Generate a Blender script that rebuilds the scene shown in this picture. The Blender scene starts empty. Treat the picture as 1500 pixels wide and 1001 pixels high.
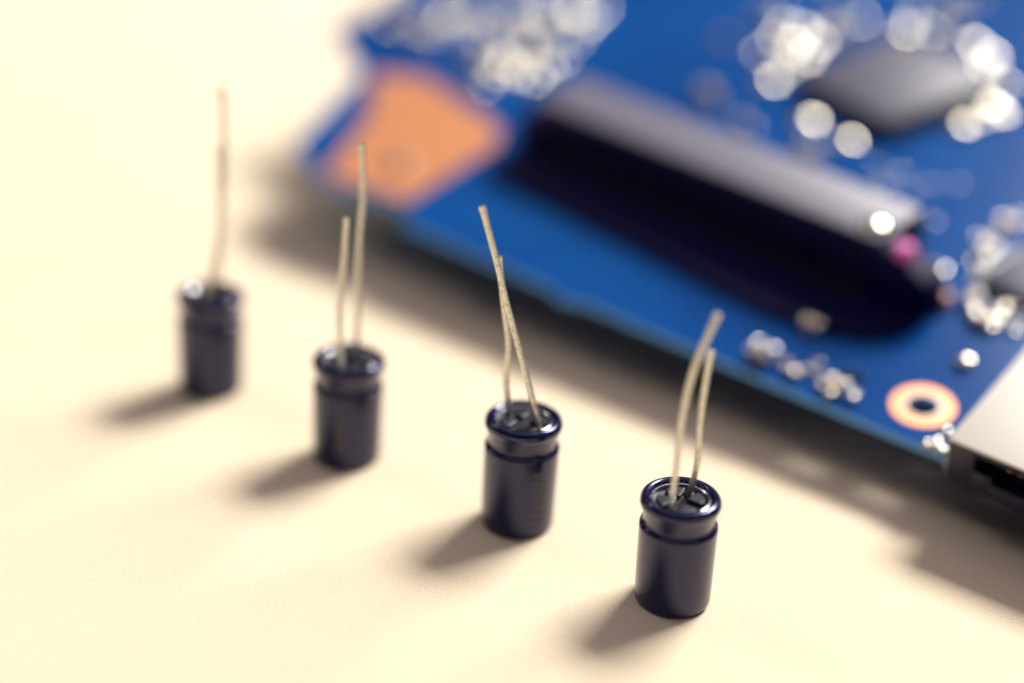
import bpy, bmesh, math, random
from mathutils import Vector, Matrix

MM = 0.001                      # everything below is written in millimetres
scene = bpy.context.scene
col = scene.collection

# ------------------------------------------------------------------ camera
F_PX = 1900.0                   # focal length in photo pixels (photo 1500 x 1001)
PITCH, ROLL = math.radians(24.63), math.radians(3.31)
CAM = Vector((0, 0, 63.2))
FWD = Vector((0, math.cos(PITCH), -math.sin(PITCH)))
RIGHT0, UP0 = Vector((1, 0, 0)), Vector((0, math.sin(PITCH), math.cos(PITCH)))
UP = UP0 * math.cos(ROLL) - RIGHT0 * math.sin(ROLL)
RIGHT = RIGHT0 * math.cos(ROLL) + UP0 * math.sin(ROLL)
cd = bpy.data.cameras.new('camera')
cam = bpy.data.objects.new('camera', cd)
col.objects.link(cam)
rot = Matrix((RIGHT, UP, -FWD)).transposed().to_4x4()
cam.matrix_world = Matrix.Translation(CAM * MM) @ rot
cd.sensor_width = 36.0
cd.sensor_fit = 'HORIZONTAL'
cd.lens = F_PX / 1500 * 36
cd.clip_start, cd.clip_end = 0.002, 20
cd.dof.use_dof = True
cd.dof.focus_distance = 106.5 * MM
cd.dof.aperture_fstop = 5.4
cd.dof.aperture_blades = 0
scene.camera = cam

# ------------------------------------------------------------------ light
world = bpy.data.worlds.new('World')
scene.world = world
world.use_nodes = True
bg = world.node_tree.nodes['Background']
bg.inputs[0].default_value = (0.74, 0.74, 1.0, 1)
bg.inputs[1].default_value = 0.065

def area_light(name, az, el, dist, size, power, colour, target):
    L = bpy.data.lights.new(name, 'AREA')
    L.shape = 'RECTANGLE'
    L.size, L.size_y = size
    L.energy = power
    L.color = colour
    o = bpy.data.objects.new(name, L)
    col.objects.link(o)
    a, e = math.radians(az), math.radians(el)
    d = Vector((math.sin(a) * math.cos(e), math.cos(a) * math.cos(e), math.sin(e)))
    o.location = Vector(target) * MM + d * dist
    o.rotation_euler = d.to_track_quat('Z', 'Y').to_euler()
    return o

area_light('window_light', 43, 48, 1.2, (0.50, 0.32), 25.2, (1.0, 0.97, 0.92), (10, 120, 0))
area_light('back_fill_light', 8, 50, 1.3, (0.9, 0.6), 0.4, (1.0, 0.93, 0.90), (10, 120, 0))  # unseen panel added behind for sheen on the board and soft fill
area_light('ceiling_bounce_fill', 0, 90, 1.6, (2.4, 2.4), 8.0, (1.0, 0.82, 0.88), (10, 120, 0))  # unseen overhead fill added as ceiling bounce, no lamp there
area_light('side_window_light', -60, 42, 1.3, (0.16, 0.28), 1.4, (1.0, 0.97, 0.92), (10, 120, 0))

scene.view_settings.view_transform = 'Standard'
scene.view_settings.look = 'None'
scene.view_settings.exposure = 0.0
scene.view_settings.gamma = 1.0
scene.view_settings.use_curve_mapping = False
scene.render.engine = 'CYCLES'
scene.cycles.use_denoising = True
scene.cycles.sample_clamp_indirect = 6.0
scene.cycles.max_bounces = 8

# ------------------------------------------------------------------ helpers
def photo_ray(x, y):
    return FWD * F_PX + RIGHT * (x - 750) + UP * (500.5 - y)

def on_plane(x, y, p0, n):
    d = photo_ray(x, y)
    return CAM + d * ((Vector(p0) - CAM).dot(n) / d.dot(n))

def link(o, parent=None):
    col.objects.link(o)
    if parent is not None:
        o.parent = parent
    return o

def tag(o, label=None, cat=None, group=None, kind=None):
    for k, v in (('label', label), ('category', cat), ('group', group), ('kind', kind)):
        if v:
            o[k] = v
    return o

def empty(name, loc=(0, 0, 0), quat=None):
    o = bpy.data.objects.new(name, None)
    o.empty_display_size = 0.004
    col.objects.link(o)
    o.location = Vector(loc) * MM
    if quat is not None:
        o.rotation_mode = 'QUATERNION'
        o.rotation_quaternion = quat
    return o

def mesh_from_bm(name, bm, mats, smooth=None):
    bmesh.ops.recalc_face_normals(bm, faces=bm.faces)
    for v in bm.verts:
        v.co *= MM
    me = bpy.data.meshes.new(name)
    bm.to_mesh(me)
    bm.free()
    for m in (mats if isinstance(mats, (list, tuple)) else [mats]):
        me.materials.append(m)
    if smooth is not None:
        me.shade_smooth()
        if smooth < 180:
            me.set_sharp_from_angle(angle=math.radians(smooth))
    return me

def add(name, me, parent=None, loc=(0, 0, 0), rz=0.0):
    o = bpy.data.objects.new(name, me)
    o.location = Vector(loc) * MM
    o.rotation_euler = (0, 0, rz)
    return link(o, parent)

def bm_box(bm, x0, x1, y0, y1, z0, z1, bevel=0.0, seg=2):
    r = bmesh.ops.create_cube(bm, size=1.0)
    vs = r['verts']
    for v in vs:
        v.co = Vector(((x0 + x1) / 2 + v.co.x * (x1 - x0), (y0 + y1) / 2 + v.co.y * (y1 - y0),
                       (z0 + z1) / 2 + v.co.z * (z1 - z0)))
    if bevel > 0:
        es = list({e for v in vs for e in v.link_edges})
        bmesh.ops.bevel(bm, geom=es, offset=bevel, segments=seg, profile=0.5, affect='EDGES')

def box_mesh(name, x0, x1, y0, y1, z0, z1, mat, bevel=0.0, seg=2):
    bm = bmesh.new()
    bm_box(bm, x0, x1, y0, y1, z0, z1, bevel, seg)
    return mesh_from_bm(name, bm, mat, 40 if bevel else None)

def prism_mesh(name, pts, z0, z1, mats, bevel=0.0, holes=()):
    """polygon with round holes, extruded from z0 to z1; side faces take material slot 1"""
    bm = bmesh.new()
    edges = []
    loops = [pts]
    for (cx, cy, r) in holes:
        loops.append([(cx + r * math.cos(a * math.tau / 32), cy + r * math.sin(a * math.tau / 32)) for a in range(32)])
    for lp in loops:
        vs = [bm.verts.new((x, y, z0)) for x, y in lp]
        for i in range(len(vs)):
            edges.append(bm.edges.new((vs[i], vs[(i + 1) % len(vs)])))
    if holes:
        bmesh.ops.triangle_fill(bm, edges=edges, use_beauty=True, use_dissolve=False)
    else:
        bm.faces.new(list(bm.verts))
    r = bmesh.ops.extrude_face_region(bm, geom=list(bm.faces))
    for g in r['geom']:
        if isinstance(g, bmesh.types.BMVert):
            g.co.z = z1
    bm.normal_update()
    if bevel > 0:
        es = [e for e in bm.edges if len(e.link_faces) == 2 and e.calc_face_angle(0) > 0.6
              and all(abs(v.co.z - z1) < 1e-6 for v in e.verts)]
        bmesh.ops.bevel(bm, geom=es, offset=bevel, segments=2, profile=0.5, affect='EDGES')
    bm.normal_update()
    if isinstance(mats, (list, tuple)) and len(mats) > 1:
        for f in bm.faces:
            if abs(f.normal.z) < 0.5:
                f.material_index = 1
    return mesh_from_bm(name, bm, mats)

def lathe_mesh(name, prof, mat, seg=96, wobble=None, smooth=50, close=False):
    bm = bmesh.new()
    rings = []
    for k, (r, z) in enumerate(prof):
        ring = []
        if r < 1e-6:
            ring = [bm.verts.new((0, 0, z))] * seg
        else:
            for i in range(seg):
                a = math.tau * i / seg
                dr, dz = wobble(k, a) if wobble else (0, 0)
                ring.append(bm.verts.new(((r + dr) * math.cos(a), (r + dr) * math.sin(a), z + dz)))
        rings.append(ring)
    pairs = list(zip(rings, rings[1:]))
    if close:
        pairs.append((rings[-1], rings[0]))
    for A, B in pairs:
        for i in range(seg):
            j = (i + 1) % seg
            vs = []
            for v in (A[i], A[j], B[j], B[i]):
                if v not in vs:
                    vs.append(v)
            if len(vs) >= 3:
                try:
                    bm.faces.new(vs)
                except ValueError:
                    pass
    return mesh_from_bm(name, bm, mat, smooth)

def spline(pts, n=10):
    """Catmull-Rom through the points"""
    P = [Vector(p) for p in pts]
    P = [P[0] * 2 - P[1]] + P + [P[-1] * 2 - P[-2]]
    out = []
    for i in range(1, len(P) - 2):
        a, b, c, d = P[i - 1:i + 3]
        for k in range(n):
            t = k / n
            out.append(0.5 * ((2 * b) + (c - a) * t + (2 * a - 5 * b + 4 * c - d) * t * t + (3 * b - a - 3 * c + d) * t ** 3))
    out.append(P[-2])
    return out

def wire_mesh(name, path, rad, mat, rng):
    """round wire with a slightly pinched, square-cut tip"""
    bm = bmesh.new()
    seg = 14
    rings = []
    up = Vector((1, 0, 0))
    N = len(path)
    for k, p in enumerate(path):
        t = (path[min(k + 1, N - 1)] - path[max(k - 1, 0)]).normalized()
        x = (up - t * up.dot(t)).normalized()
        y = t.cross(x)
        w = 1 + 0.02 * rng.uniform(-1, 1)
        flat = 0.90 if k >= N - 2 else 1.0
        rings.append([bm.verts.new(p + (x * math.cos(a) * rad * w * (2 - flat) + y * math.sin(a) * rad * w * flat))
                      for a in (math.tau * i / seg for i in range(seg))])
    for A, B in zip(rings, rings[1:]):
        for i in range(seg):
            bm.faces.new((A[i], A[(i + 1) % seg], B[(i + 1) % seg], B[i]))
    bm.faces.new(rings[0]); bm.faces.new(rings[-1])
    return mesh_from_bm(name, bm, mat, 60)

# ------------------------------------------------------------------ materials
def material(name, base, rough=0.5, metal=0.0, spec=0.5, coat=0.0, coat_rough=0.1):
    m = bpy.data.materials.new(name)
    m.use_nodes = True
    b = m.node_tree.nodes['Principled BSDF']
    b.inputs['Base Color'].default_value = (*base, 1)
    b.inputs['Roughness'].default_value = rough
    b.inputs['Metallic'].default_value = metal
    b.inputs['Specular IOR Level'].default_value = spec
    b.inputs['Coat Weight'].default_value = coat
    b.inputs['Coat Roughness'].default_value = coat_rough
    return m

def noise(m, scale, detail=4, rough=0.6):
    nt = m.node_tree
    tc = nt.nodes.new('ShaderNodeTexCoord')
    n = nt.nodes.new('ShaderNodeTexNoise')
    n.inputs['Scale'].default_value = scale
    n.inputs['Detail'].default_value = detail
    n.inputs['Roughness'].default_value = rough
    nt.links.new(tc.outputs['Object'], n.inputs['Vector'])
    return n

def ramp(m, src, stops):
    r = m.node_tree.nodes.new('ShaderNodeValToRGB')
    el = r.color_ramp.elements
    while len(el) < len(stops):
        el.new(0.5)
    for e, (p, c) in zip(el, stops):
        e.position = p
        e.color = (*c, 1)
    m.node_tree.links.new(src, r.inputs[0])
    return r

def bump(m, src, strength, dist_mm):
    b = m.node_tree.nodes.new('ShaderNodeBump')
    b.inputs['Strength'].default_value = strength
    b.inputs['Distance'].default_value = dist_mm * MM
    m.node_tree.links.new(src, b.inputs['Height'])
    m.node_tree.links.new(b.outputs[0], m.node_tree.nodes['Principled BSDF'].inputs['Normal'])
    return b

def feed(m, sock, src):
    m.node_tree.links.new(src, m.node_tree.nodes['Principled BSDF'].inputs[sock])

M = {}
# paper: cream sheet with a fine fibrous tooth
p = M['paper'] = material('cream_paper', (0.88, 0.735, 0.55), 0.85, spec=0.15)
n1 = noise(p, 4200, 6, 0.75)
n2 = noise(p, 60, 3, 0.5)
mx = p.node_tree.nodes.new('ShaderNodeMixRGB'); mx.blend_type = 'MULTIPLY'; mx.inputs[0].default_value = 1
r1 = ramp(p, n1.outputs[0], [(0.30, (0.70, 0.592, 0.432)), (0.55, (0.895, 0.757, 0.555))])
r2 = ramp(p, n2.outputs[0], [(0.35, (0.975, 0.972, 0.965)), (0.65, (1, 1, 1))])
p.node_tree.links.new(r1.outputs[0], mx.inputs[1]); p.node_tree.links.new(r2.outputs[0], mx.inputs[2])
feed(p, 'Base Color', mx.outputs[0])
bump(p, n1.outputs[0], 0.7, 0.06)

# shrink sleeve: blue-black glossy plastic
def sleeve_material(name, rough, spec):
    s = material(name, (0.003, 0.004, 0.032), rough, spec=spec)
    s.node_tree.nodes['Principled BSDF'].inputs['Specular Tint'].default_value = (0.52, 0.52, 0.95, 1)
    s.node_tree.nodes['Principled BSDF'].inputs['Coat Weight'].default_value = 0.5
    s.node_tree.nodes['Principled BSDF'].inputs['Coat Roughness'].default_value = 0.07
    s.node_tree.nodes['Principled BSDF'].inputs['Coat Tint'].default_value = (0.85, 0.85, 1.0, 1)
    n1 = noise(s, 420, 3, 0.5)
    bump(s, n1.outputs[0], 0.22, 0.10)
    n2 = noise(s, 2600, 3, 0.6)
    r = ramp(s, n2.outputs[0], [(0.35, (rough - 0.05,) * 3), (0.7, (rough + 0.09,) * 3)])
    feed(s, 'Roughness', r.outputs[0])
    n3 = noise(s, 900, 5, 0.75)
    r = ramp(s, n3.outputs[0], [(0.60, (0.003, 0.004, 0.034)), (0.80, (0.016, 0.016, 0.050))])
    feed(s, 'Base Color', r.outputs[0])
    return s
M['sleeve'] = sleeve_material('shrink_sleeve', 0.20, 0.50)
r_ = M['rubber'] = material('black_rubber', (0.010, 0.010, 0.022), 0.42, spec=0.5)
bump(r_, noise(r_, 2500, 3).outputs[0], 0.3, 0.05)
# leads: tinned wire with dull stains
w = M['lead'] = material('tinned_wire', (0.62, 0.57, 0.44), 0.32, 0.85)
nw = noise(w, 3400, 7, 0.8)
r = ramp(w, nw.outputs[0], [(0.37, (0.12, 0.09, 0.06)), (0.45, (0.66, 0.64, 0.54)), (0.7, (0.82, 0.80, 0.72))])
feed(w, 'Base Color', r.outputs[0])
bump(w, nw.outputs[0], 0.4, 0.03)
M['print'] = material('worn_print', (0.045, 0.04, 0.055), 0.45)
M['can'] = material('aluminium_can', (0.75, 0.75, 0.78), 0.25, 1.0)
# board
b = M['board'] = material('blue_solder_mask', (0.004, 0.055, 0.26), 0.22, spec=0.10)
nb = noise(b, 30, 4, 0.6)
r = ramp(b, nb.outputs[0], [(0.38, (0.002, 0.058, 0.25)), (0.62, (0.004, 0.082, 0.32))])
feed(b, 'Base Color', r.outputs[0])
bump(b, noise(b, 250, 3).outputs[0], 0.08, 0.1)
M['board_edge'] = material('glass_fibre_edge', (0.16, 0.46, 0.95), 0.45)
M['gold'] = material('copper_plating', (0.96, 0.41, 0.18), 0.45, 0.55)
M['tin'] = material('solder_tin', (0.52, 0.51, 0.47), 0.25, 1.0)
M['white_tin'] = material('bright_tin', (0.66, 0.61, 0.50), 0.12, 1.0)
M['black_plastic'] = material('black_moulded_plastic', (0.006, 0.006, 0.03), 0.38, spec=0.5)
M['housing'] = material('connector_housing', (0.002, 0.002, 0.045), 0.5, spec=0.10)
M['lit_top'] = material('lit_top_grey', (0.17, 0.16, 0.21), 0.5, spec=0.6)  # glare on the connector's top put into a paler grey
M['chip'] = material('chip_epoxy', (0.085, 0.08, 0.125), 0.5, spec=0.5)
M['ceramic_tan'] = material('tan_ceramic', (0.42, 0.24, 0.15), 0.45)
M['ceramic_grey'] = material('grey_ceramic', (0.22, 0.21, 0.27), 0.4)
M['ceramic_black'] = material('black_ceramic', (0.02, 0.02, 0.03), 0.4)
M['pink'] = material('pink_plastic', (0.80, 0.13, 0.48), 0.45)
M['orange'] = material('orange_ceramic', (0.75, 0.28, 0.13), 0.45)
sh = M['shield'] = material('satin_shield_metal', (0.74, 0.70, 0.62), 0.55, 0.25)
bump(sh, noise(sh, 1800, 3).outputs[0], 0.25, 0.03)
M['tan_pad'] = material('tinned_copper', (0.62, 0.48, 0.40), 0.5, 0.5)
M['dull_pin'] = material('dull_contact', (0.05, 0.045, 0.04), 0.5, 0.6)
M['brass'] = material('brass', (0.7, 0.5, 0.22), 0.35, 1.0)
M['screw'] = material('screw_steel', (0.45, 0.42, 0.42), 0.4, 1.0)

# ------------------------------------------------------------------ the sheet they stand on
bm = bmesh.new()
bm_box(bm, -900, 900, -700, 1500, -3, 0)
tag(add('table_surface', mesh_from_bm('table_surface', bm, M['paper'])), kind='structure')

# ------------------------------------------------------------------ capacitors
def capacitor(x, y, h, lean, leads, label, seed, size=1.0, marks=()):
    """x, y: base centre; h: height; lean: degrees to the right; leads: photo points from root to tip"""
    rng = random.Random(seed)
    q = Matrix.Rotation(math.radians(lean), 3, 'Y').to_quaternion()
    root = empty('capacitor', (x, y, max(0.0, 2.95 * math.sin(abs(math.radians(lean))) - 0.04)), q)
    tag(root, label, 'capacitor', 'electrolytic capacitors standing on end in a row')
    root.scale = (size,) * 3
    inv = (Matrix.Translation(root.location / MM) @ q.to_matrix().to_4x4() @ Matrix.Scale(size, 4)).inverted()
    ph = [rng.uniform(0, 6.28) for _ in range(6)]
    s = h - 10.45

    prof = [(0.0, 0.12), (2.45, 0.12), (2.62, 0.02), (2.85, 0.0), (3.02, 0.10), (3.09, 0.28), (3.12, 0.6)]
    prof += [(3.12 + 0.05 * k / 6, 0.6 + (6.7 + s) * k / 6) for k in range(1, 7)]
    z = 7.3 + s
    prof += [(3.165, z + 0.14), (3.14, z + 0.22), (3.05, z + 0.30), (2.93, z + 0.38), (2.86, z + 0.48), (2.845, z + 0.60),
             (2.87, z + 0.80), (2.93, z + 1.10), (3.0, z + 1.40), (3.07, z + 1.66)]
    zc = z + 2.28                                    # rolled rim
    for k in range(0, 13):
        a = math.radians(-50 + 200 * k / 12)
        prof.append((2.80 + 0.45 * math.cos(a), zc + 0.62 * math.sin(a) if a < 0 else zc + 0.56 * math.sin(a)))
    prof += [(2.36, zc + 0.20), (2.34, zc + 0.02)]
    n = len(prof)
    def wob(k, a):
        e = 0.010 * math.sin(2 * a + ph[0]) + 0.006 * math.sin(5 * a + ph[1])
        if k >= n - 4:                                # shrunk edge of the sleeve is uneven
            e += 0.05 * math.sin(3 * a + ph[2]) + 0.035 * math.sin(7 * a + ph[3]) + 0.02 * math.sin(17 * a + ph[4])
        return (e, 0.0 if k < 8 else 0.02 * math.sin(2 * a + ph[5]))
    sl = add('sleeve', lathe_mesh('sleeve', prof, M['sleeve'], 112, wob, 60), root)

    for (a0, a1, z0, z1) in marks:                    # faint worn print on the sleeve
        bm = bmesh.new()
        rows = []
        for zz in (z0, z1):
            rows.append([bm.verts.new((3.172 * math.cos(t), 3.172 * math.sin(t), zz)) for t in
                         (math.radians(a0 + (a1 - a0) * k / 6) for k in range(7))])
        for k in range(6):
            bm.faces.new((rows[0][k], rows[0][k + 1], rows[1][k + 1], rows[1][k]))
        add('printed_mark', mesh_from_bm('printed_mark', bm, M['print'], 180), sl)

    # roots of the two leads, on the rubber disc
    zt = z + 2.12
    wp = [inv @ on_plane(*L[0], root.matrix_basis.translation / MM + Vector((0, 0, zt * size)), Vector((0, 0, 1))) for L in leads]
    mid = (wp[0] + wp[1]) / 2
    d = wp[1] - wp[0]
    th = math.atan2(d.y, d.x)
    half = min(1.45, max(1.15, d.length / 2))
    ax = Vector((math.cos(th), math.sin(th), 0))
    roots = [-ax * half, ax * half]

    bung = add('rubber_bung', lathe_mesh('rubber_bung', [(0, zt - 0.9), (2.38, zt - 0.9), (2.38, zt + 0.06), (2.26, zt + 0.02), (2.1, zt - 0.02), (0, zt - 0.02)],
                                         M['rubber'], 64), root)
    # four raised pads left between the cross-shaped groove and the leads
    for sx in (-1, 1):
        for sy in (-1, 1):
            pts = []
            for k in range(7):
                a = math.radians(18 + 50 * k / 6)
                pts.append((sx * 1.92 * math.cos(a), sy * 1.92 * math.sin(a)))
            pts += [(sx * 0.36, sy * 1.55), (sx * 0.36, sy * 0.34), (sx * 0.85, sy * 0.36)]
            if sx * sy < 0:
                pts.reverse()
            add('raised_pad', prism_mesh('raised_pad', pts, zt - 0.03, zt + rng.uniform(0.30, 0.42), M['rubber'], 0.10), bung, rz=th)
    # low collars where the leads leave the rubber
    for rp in roots:
        add('lead_collar', lathe_mesh('lead_collar', [(0.28, zt + 0.26), (0.36, zt + 0.24), (0.46, zt + 0.1), (0.52, zt - 0.03), (0.28, zt - 0.03)],
                                      M['rubber'], 28, close=True), bung, loc=(rp.x, rp.y, 0))
    add('can_lip', lathe_mesh('can_lip', [(2.36, zt + 0.40), (2.30, zt + 0.43), (2.24, zt + 0.38), (2.24, zt - 0.05), (2.36, zt - 0.05)],
                              M['can'], 96, close=True), root)
    for L, rp in zip(leads, roots):
        base = Vector((rp.x, rp.y, zt - 0.4))
        start = Vector((rp.x, rp.y, zt + 0.30))
        wbase = inv.inverted() @ start
        path = [base, start]
        for (px, py) in L[1:]:
            path.append(inv @ on_plane(px, py, wbase, Vector((0, 1, 0))))
        sp = spline(path, 12)
        add('lead', wire_mesh('lead', sp, 0.265, M['lead'], rng), root)
    return root

capacitor(14.41, 88.98, 10.15, -1.6,
          [[(984, 741), (990, 690), (1000, 610), (1018, 538), (1052, 460)], [(1018, 714), (1021, 680), (1028, 600), (1042, 514)]],
          'black capacitor whose two leads arch to the right and meet near their tips', 3)
capacitor(1.36, 99.33, 10.45, 0.3,
          [[(740, 606), (741, 556), (745, 506), (738, 446), (731, 376)], [(792, 626), (781, 590), (765, 530), (741, 440), (728, 385), (706, 302)]],
          'black capacitor with pinched leads leaning left, the longer one crossing over', 5, 1.05,
          [(-72, -48, 1.6 + 0.75 * k, 1.95 + 0.75 * k) for k in range(7)])
capacitor(-15.34, 109.2, 10.4, 1.2,
          [[(491, 530), (497, 440), (504, 385), (508, 319)], [(522, 506), (524, 440), (527, 350), (532, 285), (530, 211)]],
          'black capacitor with two separate straight leads, one clearly shorter', 9, 1.05,
          [(-103, -88, 1.9, 5.6)])
capacitor(-31.44, 121.72, 10.6, 2.2,
          [[(310, 434), (317, 372), (323, 320), (322, 217)], [(325, 424), (322, 372), (325, 300), (328, 214), (325, 129)]],
          'black capacitor with upright leads overlapping in one line, standing against bare cream paper', 12, 1.06)

# ------------------------------------------------------------------ circuit board
# it leans: its far side is raised, its front edge slopes down to the port
tilt, taz = math.radians(16), math.radians(33)
N = (Vector((0, 0, 1)) * math.cos(tilt) - Vector((math.sin(taz), math.cos(taz), 0)) * math.sin(tilt)).normalized()
A0 = on_plane(1000, 503, (0, 0, 7.3), Vector((0, 0, 1)))
Uax = (on_plane(1384, 665, A0, N) - on_plane(592, 325, A0, N)).normalized()
Vax = N.cross(Uax)
board_rot = Matrix((Uax, Vax, N)).transposed()
board = empty('circuit_board', A0, board_rot.to_quaternion())
tag(board, 'blue circuit board with long black slot connector and copper pads, propped at a slant', 'circuit board')

def uv(x, y, h=0.0):
    P = on_plane(x, y, A0 + N * h, N) - A0
    return P.dot(Uax), P.dot(Vax)

T = 0.8
h1 = uv(1352, 595)
H1, H2 = (h1[0], h1[1], 1.5), (h1[0] - 7.9, h1[1] + 0.1, 1.5)
left = [uv(*q) for q in ((560, 0), (485, 45), (530, 105), (432, 212), (476, 266), (598, 303))]
outline = [(uv(592, 325)[0], 0.2)] + [(uv(x, 440)[0], d) for x, d in ((775, -0.1), (795, -0.3), (806, -0.9), (830, -0.9))]
outline += [(outline[-1][0] + 1.8, -0.1), (29, 0), (75, 0), (75, 135), (-110, 135)] + left
add('substrate', prism_mesh('substrate', outline, -T, 0, [M['board'], M['board_edge']], holes=[H1, H2]), board)

def disc(name, u, v, r, z0, z1, mat, r_in=0.0, parent=board, seg=40):
    if r_in:
        prof = [(r_in, z0), (r, z0), (r, z1 - 0.02), (r - 0.03, z1), (r_in, z1)]
        me = lathe_mesh(name, prof, mat, seg, smooth=30, close=True)
    else:
        me = lathe_mesh(name, [(0, z0), (r, z0), (r, z1 - (z1 - z0) * 0.25), (r * 0.86, z1), (0, z1)], mat, seg, smooth=30)
    return add(name, me, parent, (u, v, 0))

ring = disc('mounting_ring', H1[0], H1[1], 3.05, 0.0, 0.06, M['gold'], 1.51)
disc('solder_ring', H1[0], H1[1], 2.05, 0.05, 0.10, M['tan_pad'], 1.53, parent=ring).location = (0, 0, 0)
ring.location = Vector((H1[0], H1[1], 0)) * MM

gold_pts = [uv(*q) for q in ((474, 255), (597, 296), (726, 214), (734, 190), (622, 114), (548, 108), (542, 168))]
gs = uv(585, 243)
gp = add('copper_pad', prism_mesh('copper_pad', gold_pts, 0.0, 0.07, M['gold']), board)
add('screw_head', lathe_mesh('screw_head', [(0, 0.06), (1.5, 0.06), (1.5, 0.35), (1.2, 0.7), (0, 0.8)], M['screw'], 32, smooth=40), gp, (gs[0], gs[1], 0))

# ---- long slot connector
HC = 7.2
p0, p1 = Vector(uv(793, 151, HC)), Vector(uv(1288, 357, HC))
ca = math.atan2((p1 - p0).y, (p1 - p0).x)
Lc = (p1 - p0).length
slot = bpy.data.objects.new('slot_connector', box_mesh('slot_connector', -1.5, Lc, 0, 8.4, 0, HC, M['housing'], 0.35))
slot.location = Vector((p0.x, p0.y, 0)) * MM
slot.rotation_euler = (0, 0, ca)
link(slot, board)
bm = bmesh.new()
prof_e = [(Lc - 0.3, 0), (Lc + 6.2, 0), (Lc + 6.2, 4.0), (Lc + 5.0, 4.6), (Lc - 0.3, HC - 0.3)]
fa = [bm.verts.new((x, 0.05, z)) for x, z in prof_e]; fb = [bm.verts.new((x, 3.4, z)) for x, z in prof_e]
bm.faces.new(fa); bm.faces.new(fb)
for i in range(5):
    bm.faces.new((fa[i], fa[(i + 1) % 5], fb[(i + 1) % 5], fb[i]))
bmesh.ops.bevel(bm, geom=list(bm.edges), offset=0.25, segments=2, profile=0.5, affect='EDGES')
add('end_block', mesh_from_bm('end_block', bm, M['housing'], 40), slot)
add('end_block', prism_mesh('end_block', [(-5.2, -0.6), (-1.4, -0.6), (-1.4, 7.0), (-5.2, 7.0)], 0, 3.6, M['housing'], 0.3), slot)
add('lit_top_plate', box_mesh('lit_top_plate', -1.1, Lc - 0.3, 0.25, 8.0, HC - 0.1, HC + 0.12, M['lit_top'], 0.08), slot)  # added plate, its grey stands in for glare on the housing's top
add('pink_peg', lathe_mesh('pink_peg', [(0, 4.2), (1.15, 4.2), (1.2, 6.2), (0.9, 6.9), (0, 7.0)], M['pink'], 28, smooth=40), slot, (Lc + 2.0, 1.7, 0))
add('rivet', lathe_mesh('rivet', [(0, HC), (1.5, HC), (1.45, HC + 0.3), (1.0, HC + 0.55), (0.5, HC + 0.68), (0, HC + 0.72)], M['white_tin'], 28, smooth=60), slot, (Lc - 2.2, 2.3, 0))
shadow_slab_pts = [(-2.5, -8.8), (44.0, -9.3), (50.5, -8.2), (55.0, -6.0), (57.4, -2.0), (57.4, 0.04), (-2.5, 0.04)]
add('shadow_slab', prism_mesh('shadow_slab', shadow_slab_pts, 0, 0.9, M['housing'], 0.15), slot)  # added black slab standing in for the connector's shadow on the board
pin_me = box_mesh('contact_pin', -0.14, 0.14, -2.6, 0.05, 0.88, 1.05, M['dull_pin'])
for k in range(60):
    add('contact_pin', pin_me, slot, (1.0 + k * (Lc - 2.0) / 59, -0.02, 0.0))
rib_me = box_mesh('face_rib', -0.12, 0.12, -0.16, 0.02, 1.2, 5.2, M['black_plastic'])
for k in range(40):
    add('face_rib', rib_me, slot, (1.5 + k * (Lc - 3.0) / 39, 0, 0))

# ---- port at the front edge, pale metal top over a black face with a stepped opening
port = bpy.data.objects.new('port', prism_mesh('port', [(0, 0), (18, 0), (18, 24), (0, 24)], -1.3, 3.75, M['black_plastic'], 0.06, ))
pj = uv(1391, 641, 3.98)
port.location = Vector((pj[0], pj[1], 0)) * MM
# the face is built as a frame: cut the plain prism back and lay the frame in front of it
bm = bmesh.new()
bm_box(bm, 0.05, 17.95, 2.2, 24, -1.3, 3.72)
port.data = mesh_from_bm('port', bm, M['black_plastic'])
link(port, board)
def port_piece(name, x0, x1, z0, z1, y0=0.0, y1=2.3, mat='black_plastic'):
    return add(name, box_mesh(name, x0, x1, y0, y1, z0, z1, M[mat], 0.08), port)
port_piece('face_post', 0.0, 2.5, -1.3, 3.7)
port_piece('face_post', 15.6, 18.0, -1.3, 3.7)
port_piece('face_lintel', 2.45, 15.65, 3.05, 3.7, 0.02)
port_piece('face_sill', 2.45, 4.2, -1.3, 1.15, 0.02)
port_piece('face_sill', 14.0, 15.65, -1.3, 1.15, 0.02)
port_piece('face_sill', 4.15, 14.05, -1.3, 0.35, 0.04)
for k in range(8):
    port_piece('port_contact', 5.2 + k * 1.05, 5.6 + k * 1.05, 2.2, 2.4, 0.8, 2.3, 'gold')
add('shield_top', box_mesh('shield_top', -0.06, 18.06, -0.08, 24, 3.7, 3.98, M['shield'], 0.06), port)
add('shield_side', box_mesh('shield_side', -0.14, -0.01, 0.15, 24, -0.2, 3.8, M['shield'], 0.03), port)

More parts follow.
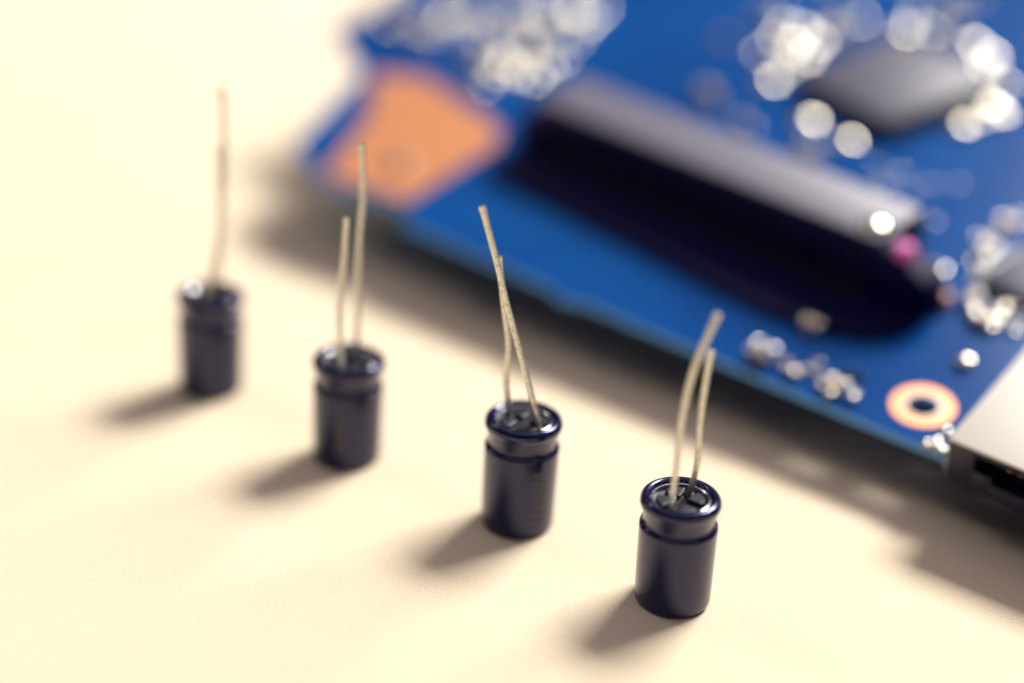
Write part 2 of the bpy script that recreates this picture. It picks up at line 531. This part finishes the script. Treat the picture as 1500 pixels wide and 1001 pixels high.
# ---- small parts
def chip_part_meshes(key, L, W, Hh, mat):
    body = box_mesh(key + '_body', -L * 0.30, L * 0.30, -W / 2 + 0.02, W / 2 - 0.02, 0.02, Hh - 0.02, mat, 0.03, 1)
    cap_l = box_mesh(key + '_end', -L / 2, -L * 0.29, -W / 2, W / 2, 0.0, Hh, M['tin'], 0.08, 2)
    cap_r = box_mesh(key + '_end', L * 0.29, L / 2, -W / 2, W / 2, 0.0, Hh, M['tin'], 0.08, 2)
    return body, cap_l, cap_r
KINDS = {'chip_capacitor': chip_part_meshes('chip_capacitor', 2.0, 1.25, 1.1, M['ceramic_tan']),
         'small_chip_capacitor': chip_part_meshes('small_chip_capacitor', 1.2, 0.75, 0.7, M['ceramic_tan']),
         'chip_resistor': chip_part_meshes('chip_resistor', 1.8, 1.0, 0.5, M['ceramic_black']),
         'chip_inductor': chip_part_meshes('chip_inductor', 2.6, 2.0, 1.6, M['ceramic_grey'])}
def smd(kind, u, v, rz=0.0):
    b_, l_, r_ = KINDS[kind]
    o = add(kind, b_, board, (u, v, 0), rz)
    add('end_cap', l_, o); add('end_cap', r_, o)
    return o

def dome(name, u, v, r, hh, mat, seg=32, slope=32):
    # a flat button whose crown is part of a sphere
    sl = math.radians(slope); R = r / math.sin(sl); top = hh
    prof = [(0, 0), (r, 0)] + [(R * math.sin(sl * t / 6), top - R * (1 - math.cos(sl * t / 6))) for t in (6, 5, 4, 3, 2, 1)] + [(0, top)]
    return add(name, lathe_mesh(name, prof, mat, seg, smooth=50), board, (u, v, 0))

def microchip(u, v, w, l, hh, rz, npins, pitch_pin=None):
    o = bpy.data.objects.new('microchip', box_mesh('microchip', -w / 2, w / 2, -l / 2, l / 2, 0.15, hh, M['chip'], 0.12))
    o.location = Vector((u, v, 0)) * MM
    o.rotation_euler = (0, 0, rz)
    link(o, board)
    bm = bmesh.new()
    bm_box(bm, -0.2, 0.2, -0.1, 0.75, 0.45, 0.62)
    bm_box(bm, -0.2, 0.2, 0.65, 0.82, 0.0, 0.62)
    bm_box(bm, -0.2, 0.2, 0.74, 1.5, 0.0, 0.17)
    pm = mesh_from_bm('pin', bm, M['tin'])
    for k in range(npins):
        t = -0.44 + 0.88 * k / (npins - 1)
        add('pin', pm, o, (t * w, l / 2, 0), 0)
        add('pin', pm, o, (t * w, -l / 2, 0), math.pi)
        add('pin', pm, o, (w / 2, t * l, 0), -math.pi / 2)
        add('pin', pm, o, (-w / 2, t * l, 0), math.pi / 2)
    return o

rng = random.Random(21)
# the big square chip, from its four top corners
cs = [Vector(uv(x, y, 1.6)) for x, y in ((1190, 125), (1335, 200), (1440, 110), (1290, 45))]
cc = sum(cs, Vector((0, 0))) / 4
e1, e2 = cs[1] - cs[0], cs[2] - cs[1]
microchip(cc.x, cc.y, e1.length, e2.length, 2.4, math.atan2(e1.y, e1.x), 16)
c2 = Vector(uv(1520, 405, 1.2))
microchip(c2.x, c2.y, 8, 8, 1.4, math.radians(-10), 8)

def at(x, y, kind, rz=None, h=0.4):
    u, v = uv(x, y, h)
    return smd(kind, u, v, rng.uniform(-0.15, 0.15) + rng.choice((0, math.pi / 2)) if rz is None else rz)
def pad(x, y, r=0.7, hh=0.45, mat='white_tin', slope=34):
    u, v = uv(x, y, hh)
    return dome('solder_joint', u, v, r, max(hh, r * math.tan(math.radians(slope / 2)) + 0.15), M[mat], slope=slope)

# along the front edge
for x, y, k in ((1116, 521, 'chip_inductor'), (1150, 533, 'small_chip_capacitor'), (1168, 545, 'small_chip_capacitor'), (1192, 536, 'chip_resistor'),
                (1205, 556, 'chip_resistor'), (1226, 566, 'chip_capacitor'), (1250, 580, 'small_chip_capacitor'), (1188, 478, 'chip_capacitor')):
    at(x, y, k, rng.choice((0.0, math.pi / 2)))
for x, y in ((1160, 540), (1215, 573), (1228, 562), (1248, 578), (1115, 519)):
    pad(x, y, 0.42, 0.9)
# beside the ring and the port
for x, y in ((1358, 648), (1372, 642), (1379, 655), (1386, 628)):
    pad(x, y, 0.5, 0.7, 'tin')
at(1366, 652, 'small_chip_capacitor', 0.3)
pad(1415, 523, 0.85, 0.9); at(1417, 528, 'small_chip_capacitor', 1.5)
# behind the connector's right end
at(1330, 397, 'small_chip_capacitor', 0.4); at(1366, 405, 'chip_inductor', 0.1)
u_, v_ = uv(1380, 437, 0.8)
add('orange_diode', box_mesh('orange_diode', -0.9, 0.9, -0.7, 0.7, 0, 1.3, M['orange'], 0.15), board, (u_, v_, 0), 0.6)
# bright parts round the big chip
for x, y, r in ((1122, 112, 1.5), (1180, 170, 1.5), (1238, 200, 1.25), (1150, 62, 1.6), (1172, 78, 1.5), (1165, 40, 1.4), (1190, 55, 1.4), (1320, 40, 1.2),
                (1345, 60, 1.2), (1420, 60, 1.4), (1445, 78, 1.4), (1445, 150, 1.5), (1462, 162, 1.2), (1405, 178, 1.2)):
    pad(x, y, r * 1.15, 1.0, slope=32)
for x, y in ((1035, 140), (1048, 150), (1090, 182), (1110, 30), (1130, 20), (1215, 30), (1230, 50), (1140, 90), (1380, 30), (1400, 40),
             (1420, 165), (1470, 130), (1395, 5), (1430, 0), (1185, 225), (1060, 60)):
    at(x, y, rng.choice(('chip_capacitor', 'chip_resistor', 'chip_inductor')))
for x, y in ((1282, 240), (1300, 262), (1318, 250), (1335, 275), (1362, 268), (1402, 268), (1368, 322), (1290, 270), (1045, 132), (1100, 185)):
    pad(x, y, 0.42, 0.35, 'tin')
for x, y in ((1105, 75), (1128, 52), (1142, 35), (1205, 42), (1150, 95), (1330, 22), (1362, 42), (1435, 95), (1468, 120), (1432, 172), (1140, 12), (1215, 12), (1255, 25)):
    pad(x, y, rng.uniform(0.9, 1.2), 0.8, slope=32)
# right edge cluster
for x, y in ((1448, 365), (1432, 385), (1440, 350), (1460, 340), (1424, 440), (1455, 455), (1470, 470), (1480, 450), (1440, 470), (1490, 480), (1475, 330), (1495, 320)):
    at(x, y, rng.choice(('small_chip_capacitor', 'chip_capacitor', 'chip_resistor')))
for x, y in ((1446, 372), (1462, 462), (1470, 448), (1425, 452), (1452, 475)):
    pad(x, y, 0.6, 0.8)
# far left cluster
for x, y in ((565, 15), (590, 25), (612, 12), (635, 30), (655, 15), (680, 8), (705, 30), (730, 12), (755, 25), (780, 8), (805, 20), (830, 8), (850, 25),
             (690, 75), (712, 95), (730, 80), (745, 110), (765, 90), (790, 100), (775, 60), (740, 50), (810, 60), (670, 100), (600, 50), (640, 60)):
    at(x, y, rng.choice(('chip_capacitor', 'chip_resistor', 'chip_inductor')))
for x, y, r in ((575, 20, 1.2), (605, 35, 1.0), (640, 20, 1.3), (725, 85, 1.3), (715, 100, 0.9), (785, 90, 1.3), (765, 60, 1.0), (780, 20, 1.5),
                (825, 12, 1.5), (750, 8, 1.2), (800, 45, 1.0), (690, 50, 0.9), (680, 14, 1.2), (745, 100, 1.2), (690, 95, 0.8), (810, 80, 1.0), (850, 25, 1.2),
                (560, 30, 0.8), (625, 45, 0.7), (660, 30, 0.8), (715, 40, 0.9), (735, 60, 0.8), (775, 110, 0.9), (705, 120, 0.7), (870, 8, 1.0), (840, 50, 0.8)):
    pad(x, y, r * 1.75, 0.9, slope=46)
# the far field goes on beyond the frame
for k in range(26):
    smd(rng.choice(('chip_capacitor', 'chip_resistor')), rng.uniform(-80, 60), rng.uniform(92, 124), rng.choice((0, math.pi / 2)))

# ---- legs under the board's far side and under the port
def leg(u, v):
    top = A0 + Uax * u + Vax * v - N * (T - 0.05)
    foot = Vector((top.x, top.y, 0))
    inv = board.rotation_quaternion.to_matrix().inverted()
    a, b_ = inv @ (top - A0), inv @ (foot - A0)
    axis = (b_ - a).normalized()
    bm = bmesh.new()
    ringa, ringb = [], []
    x = axis.orthogonal().normalized(); y = axis.cross(x)
    for k in range(6):
        t = math.tau * k / 6
        d = (x * math.cos(t) + y * math.sin(t)) * 3.0
        pa = a + d
        pa = pa + axis * ((-T + 0.1 - pa.z) / axis.z)          # top cut to the board's underside
        ringa.append(bm.verts.new(pa)); ringb.append(bm.verts.new(b_ + d))
    for k in range(6):
        bm.faces.new((ringa[k], ringa[(k + 1) % 6], ringb[(k + 1) % 6], ringb[k]))
    bm.faces.new(ringa); bm.faces.new(ringb)
    add('standoff', mesh_from_bm('standoff', bm, M['brass']), board)
leg(-38, 70); leg(30, 70); leg(52, 9)
